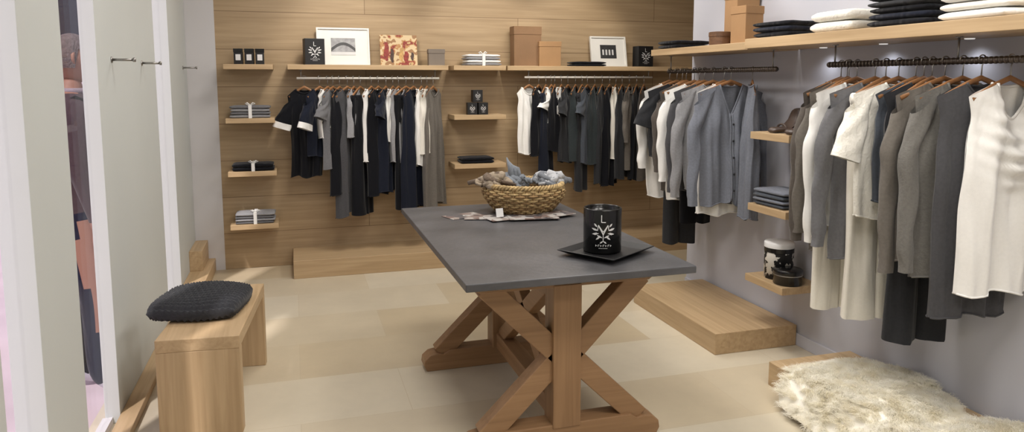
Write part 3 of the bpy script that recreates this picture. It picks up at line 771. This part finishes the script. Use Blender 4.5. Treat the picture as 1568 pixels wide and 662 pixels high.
# ------------------------------------------------------------ pedestrian
import bmesh
def skin(name, verts, edges, radii, root=0, sub=2):
    me = bpy.data.meshes.new(name); bm = bmesh.new(); ly = bm.verts.layers.skin.verify()
    vv = [bm.verts.new(v) for v in verts]
    for v, r_ in zip(vv, radii): v[ly].radius = (r_, r_) if not isinstance(r_, tuple) else r_
    vv[root][ly].use_root = True
    for a, c in edges: bm.edges.new((vv[a], vv[c]))
    bm.to_mesh(me); bm.free(); o = bpy.data.objects.new(name, me); sc.collection.objects.link(o)
    o.modifiers.new('s', 'SKIN').use_smooth_shade = True
    m = o.modifiers.new('d', 'SUBSURF'); m.levels = sub; m.render_levels = sub
    dg = bpy.context.evaluated_depsgraph_get(); me2 = bpy.data.meshes.new_from_object(o.evaluated_get(dg)); bpy.data.objects.remove(o)
    o2 = bpy.data.objects.new(name, me2); sc.collection.objects.link(o2)
    for p in me2.polygons: p.use_smooth = True
    return o2
M_skin = plain('skin', (150, 108, 90), .55, noise=.04); M_shirt = cloth('mauve_shirt', (70, 56, 61)); M_jean = cloth('navy_jeans', (17, 24, 48)); M_shoeW = plain('white_trainers', (205, 205, 212), .5); M_hair = plain('dark_grey_hair', (96, 84, 84), .7, noise=.25, scale=60, bump=.6, bscale=90)
M_bag = cloth('dark_bag', (22, 20, 26))
root = bpy.data.objects.new('pedestrian', None); sc.collection.objects.link(root); 
V = [(0, 0, .98), (0, 0, 1.10), (0, .01, 1.25), (0, .01, 1.40), (0, .015, 1.52), (0, 0, 1.60), (0, -.01, 1.67),
     (.10, 0, .92), (.115, -.02, .52), (.12, .06, .12), (.12, -.02, .06), (.12, -.13, .045),
     (-.10, 0, .92), (-.11, -.04, .52), (-.11, -.03, .12), (-.11, -.10, .06), (-.11, -.20, .045),
     (.17, .01, 1.49), (.215, .03, 1.22), (.22, -.03, .97), (.22, -.04, .90), (-.17, .01, 1.49), (-.215, .02, 1.22), (-.21, -.04, .97), (-.21, -.05, .90)]
E = [(0, 1), (1, 2), (2, 3), (3, 4), (4, 5), (5, 6), (0, 7), (7, 8), (8, 9), (9, 10), (10, 11), (0, 12), (12, 13), (13, 14), (14, 15), (15, 16), (4, 17), (17, 18), (18, 19), (19, 20), (4, 21), (21, 22), (22, 23), (23, 24)]
RD = [.145, .14, .145, .155, .10, .055, .055, .115, .085, .065, .055, .042, .115, .085, .065, .055, .042, .065, .052, .036, .03, .065, .052, .036, .03]
body = skin('body', V, E, RD); me = body.data
for m in (M_shirt, M_jean, M_shoeW, M_skin): me.materials.append(m)
for p in me.polygons:
    c = p.center
    if c.z < .09: p.material_index = 2
    elif c.z < .98 and abs(c.x) < .18: p.material_index = 1
    elif c.z > 1.585 or (abs(c.x) > .18 and c.z < .95): p.material_index = 3
    else: p.material_index = 0
body.parent = root
hb = B(); n = 28; vs = []; fs = []
for j in range(n+1):
    ph_ = math.pi*j/n
    for i in range(n):
        a = 2*math.pi*i/n; x = .075*math.sin(ph_)*math.cos(a); y = .095*math.sin(ph_)*math.sin(a); z = .12*math.cos(ph_)
        if z < 0: x *= 1-.25*(-z/.12); y = y*(1-.12*(-z/.12)) - .008*(-z/.12)
        if y < -.06 and abs(x) < .02 and -.035 < z < .015: y -= .018*(1-abs(x)/.02)*(1 if z < -.01 else .5)
        vs.append((x, y-.02, z+1.755))
for j in range(n):
    for i in range(n): fs.append((j*n+i, j*n+(i+1) % n, (j+1)*n+(i+1) % n, (j+1)*n+i))
hb.add(vs, fs, M_skin, True)
for sx in (-1, 1):
    hb.tube([(sx*.074, -.015, 1.785), (sx*.084, -.008, 1.775), (sx*.083, -.008, 1.75), (sx*.074, -.015, 1.73)], [.006, .009, .008, .005], M_skin, 8)
    hb.lathe([(.0001, -.009), (.009, 0), (.0001, .009)], (sx*.028, -.105, 1.76), M_whitep, 12); hb.lathe([(.0001, -.005), (.005, 0), (.0001, .005)], (sx*.028, -.112, 1.76), M_black, 10)
hb.tube([(-.022, -.103, 1.69), (0, -.108, 1.688), (.022, -.103, 1.69)], [.003, .005, .003], plain('lips', (150, 86, 80)), 8)
o = hb.build('head'); o.parent = root
hb = B(); vs = []; fs = []; n = 30
for j in range(n+1):
    ph_ = math.pi*.62*j/n
    for i in range(n):
        a = 2*math.pi*i/n; k = 1+.03*math.sin(a*9+j)
        lim = 1 if math.sin(a) > -.2 else .62
        p2 = ph_*lim; vs.append((.083*k*math.sin(p2)*math.cos(a), .104*k*math.sin(p2)*math.sin(a)-.015, 1.758+.128*math.cos(p2)))
for j in range(n):
    for i in range(n): fs.append((j*n+i, j*n+(i+1) % n, (j+1)*n+(i+1) % n, (j+1)*n+i))
hb.add(vs, fs, M_hair, True); o = hb.build('hair'); o.parent = root
hb = B(); hb.tube([(.062*math.cos(2*math.pi*i/24), .062*math.sin(2*math.pi*i/24), 1.595) for i in range(24)], .016, cloth('pale_collar', (150, 138, 146)), 8, True); o = hb.build('collar'); o.parent = root
hb = B(); hb.tube([(-.13, -.12, 1.50), (-.02, -.17, 1.35), (.12, -.16, 1.12), (.19, -.08, .98)], .018, M_bag, 8, flat=.4)
hb.tube([(-.13, -.12, 1.50), (-.14, 0, 1.56), (-.12, .12, 1.49), (0, .18, 1.3), (.13, .15, 1.1), (.19, .05, .98)], .018, M_bag, 8, flat=.4)
o = hb.build('bag_strap'); o.parent = root
for nm, sx, w in (('hand_right', 1, (.22, -.04, .90)), ('hand_left', -1, (-.21, -.05, .90))):
    hb = B()
    hb.tube([w, (w[0], w[1]-.005, w[2]-.04), (w[0], w[1]-.01, w[2]-.09)], [.026, .036, .036], M_skin, 12, flat=.55)
    for i, L in enumerate((.068, .078, .074, .058)):
        y = w[1]+.022-i*.017-.01; z = w[2]-.09
        hb.tube([(w[0], y, z+.015), (w[0]-sx*.004, y-.003, z-L*.4), (w[0]-sx*.014, y-.004, z-L*.72), (w[0]-sx*.028, y-.004, z-L)], [.009, .009, .008, .006], M_skin, 8)
    hb.tube([(w[0], w[1]-.03, w[2]-.03), (w[0]-sx*.012, w[1]-.05, w[2]-.06), (w[0]-sx*.018, w[1]-.055, w[2]-.09)], [.012, .011, .008], M_skin, 8)
    o = hb.build(nm); o.parent = root
root.location = (-1.085, 4.15, -.15); root.rotation_euler = (0, 0, math.radians(112)); 

# ------------------------------------------------------------ lights
def area(name, loc, size, power, col=(1, .955, .90), rot=(0, 0, 0), sy=None):
    l = bpy.data.lights.new(name, 'AREA'); l.energy = power; l.size = size; l.color = col
    if sy: l.shape = 'RECTANGLE'; l.size_y = sy
    o = bpy.data.objects.new(name, l); o.location = loc; o.rotation_euler = [math.radians(a) for a in rot]; sc.collection.objects.link(o); return o
M_lamp = emis('lamp_glow', (255, 244, 228), 3); M_lamp2 = emis('soft_lamp_glow', (225, 222, 218), .7)
for i, (x, y) in enumerate(((.4, 4.9), (1.9, 4.9), (.4, 3.2), (1.7, 3.2), (1.0, 1.2), (2.0, 1.2), (.4, -.6), (1.9, -.6))):
    b = B(); b.lathe([(.0001, -.004), (.07, -.004)], (x, y, H_C), M_lamp, 32); b.lathe([(.07, -.006), (.09, -.006), (.09, 0)], (x, y, H_C), M_steel, 32); b.build('ceiling_downlight')
    area('ceiling_lamp', (x, y, H_C-.02), .6, 17)
def spot(loc, tgt, power, ang, blend=.6, col=(1, .93, .82), rad=.04):
    l = bpy.data.lights.new('spot_lamp', 'SPOT'); l.energy = power; l.spot_size = math.radians(ang); l.spot_blend = blend; l.color = col; l.shadow_soft_size = rad
    o = bpy.data.objects.new('spot_lamp', l); o.location = loc; d = Vector(tgt)-Vector(loc); o.rotation_euler = d.to_track_quat('-Z', 'Y').to_euler(); sc.collection.objects.link(o)
for x in (.4, 1.5, 2.3): spot((x, 5.0, 2.7), (x+.05, 6.0, 1.6), 27, 60)
for y in (3.6, 2.6, 1.8): spot((1.6, y, 2.7), (2.6, y, 1.2), 27, 70, col=(1, .95, .9))
for y in (3.15, 2.75, 2.3): 
    b = B(); b.lathe([(.0001, -.004), (.018, -.004), (.020, 0)], (2.64, y, SZ2-.052), M_lamp2, 20); b.build('under_shelf_light')
    spot((2.64, y, SZ2-.062), (2.66, y, .5), 1.5, 140, .9, (.92, .94, 1))
sun = bpy.data.lights.new('sun', 'SUN'); sun.energy = 3.0; sun.angle = math.radians(2.5); sun.color = (1, .93, .92)
so = bpy.data.objects.new('sun', sun); so.rotation_euler = Vector((.43, .90, -1.35)).to_track_quat('-Z', 'Y').to_euler(); sc.collection.objects.link(so)
w = bpy.data.worlds.new('sky'); sc.world = w; w.use_nodes = True; bg = w.node_tree.nodes['Background']; bg.inputs['Color'].default_value = (.90, .82, 1, 1); bg.inputs['Strength'].default_value = .92

cam = bpy.data.cameras.new('camera'); co = bpy.data.objects.new('camera', cam); sc.collection.objects.link(co)
co.location = (0, 0, 1.5); co.rotation_euler = (math.radians(90-6.64), 0, math.radians(-16.78)); cam.lens = 36*1100/1568; cam.sensor_width = 36; cam.shift_y = -80/1568
cam.clip_start = .05
sc.camera = co
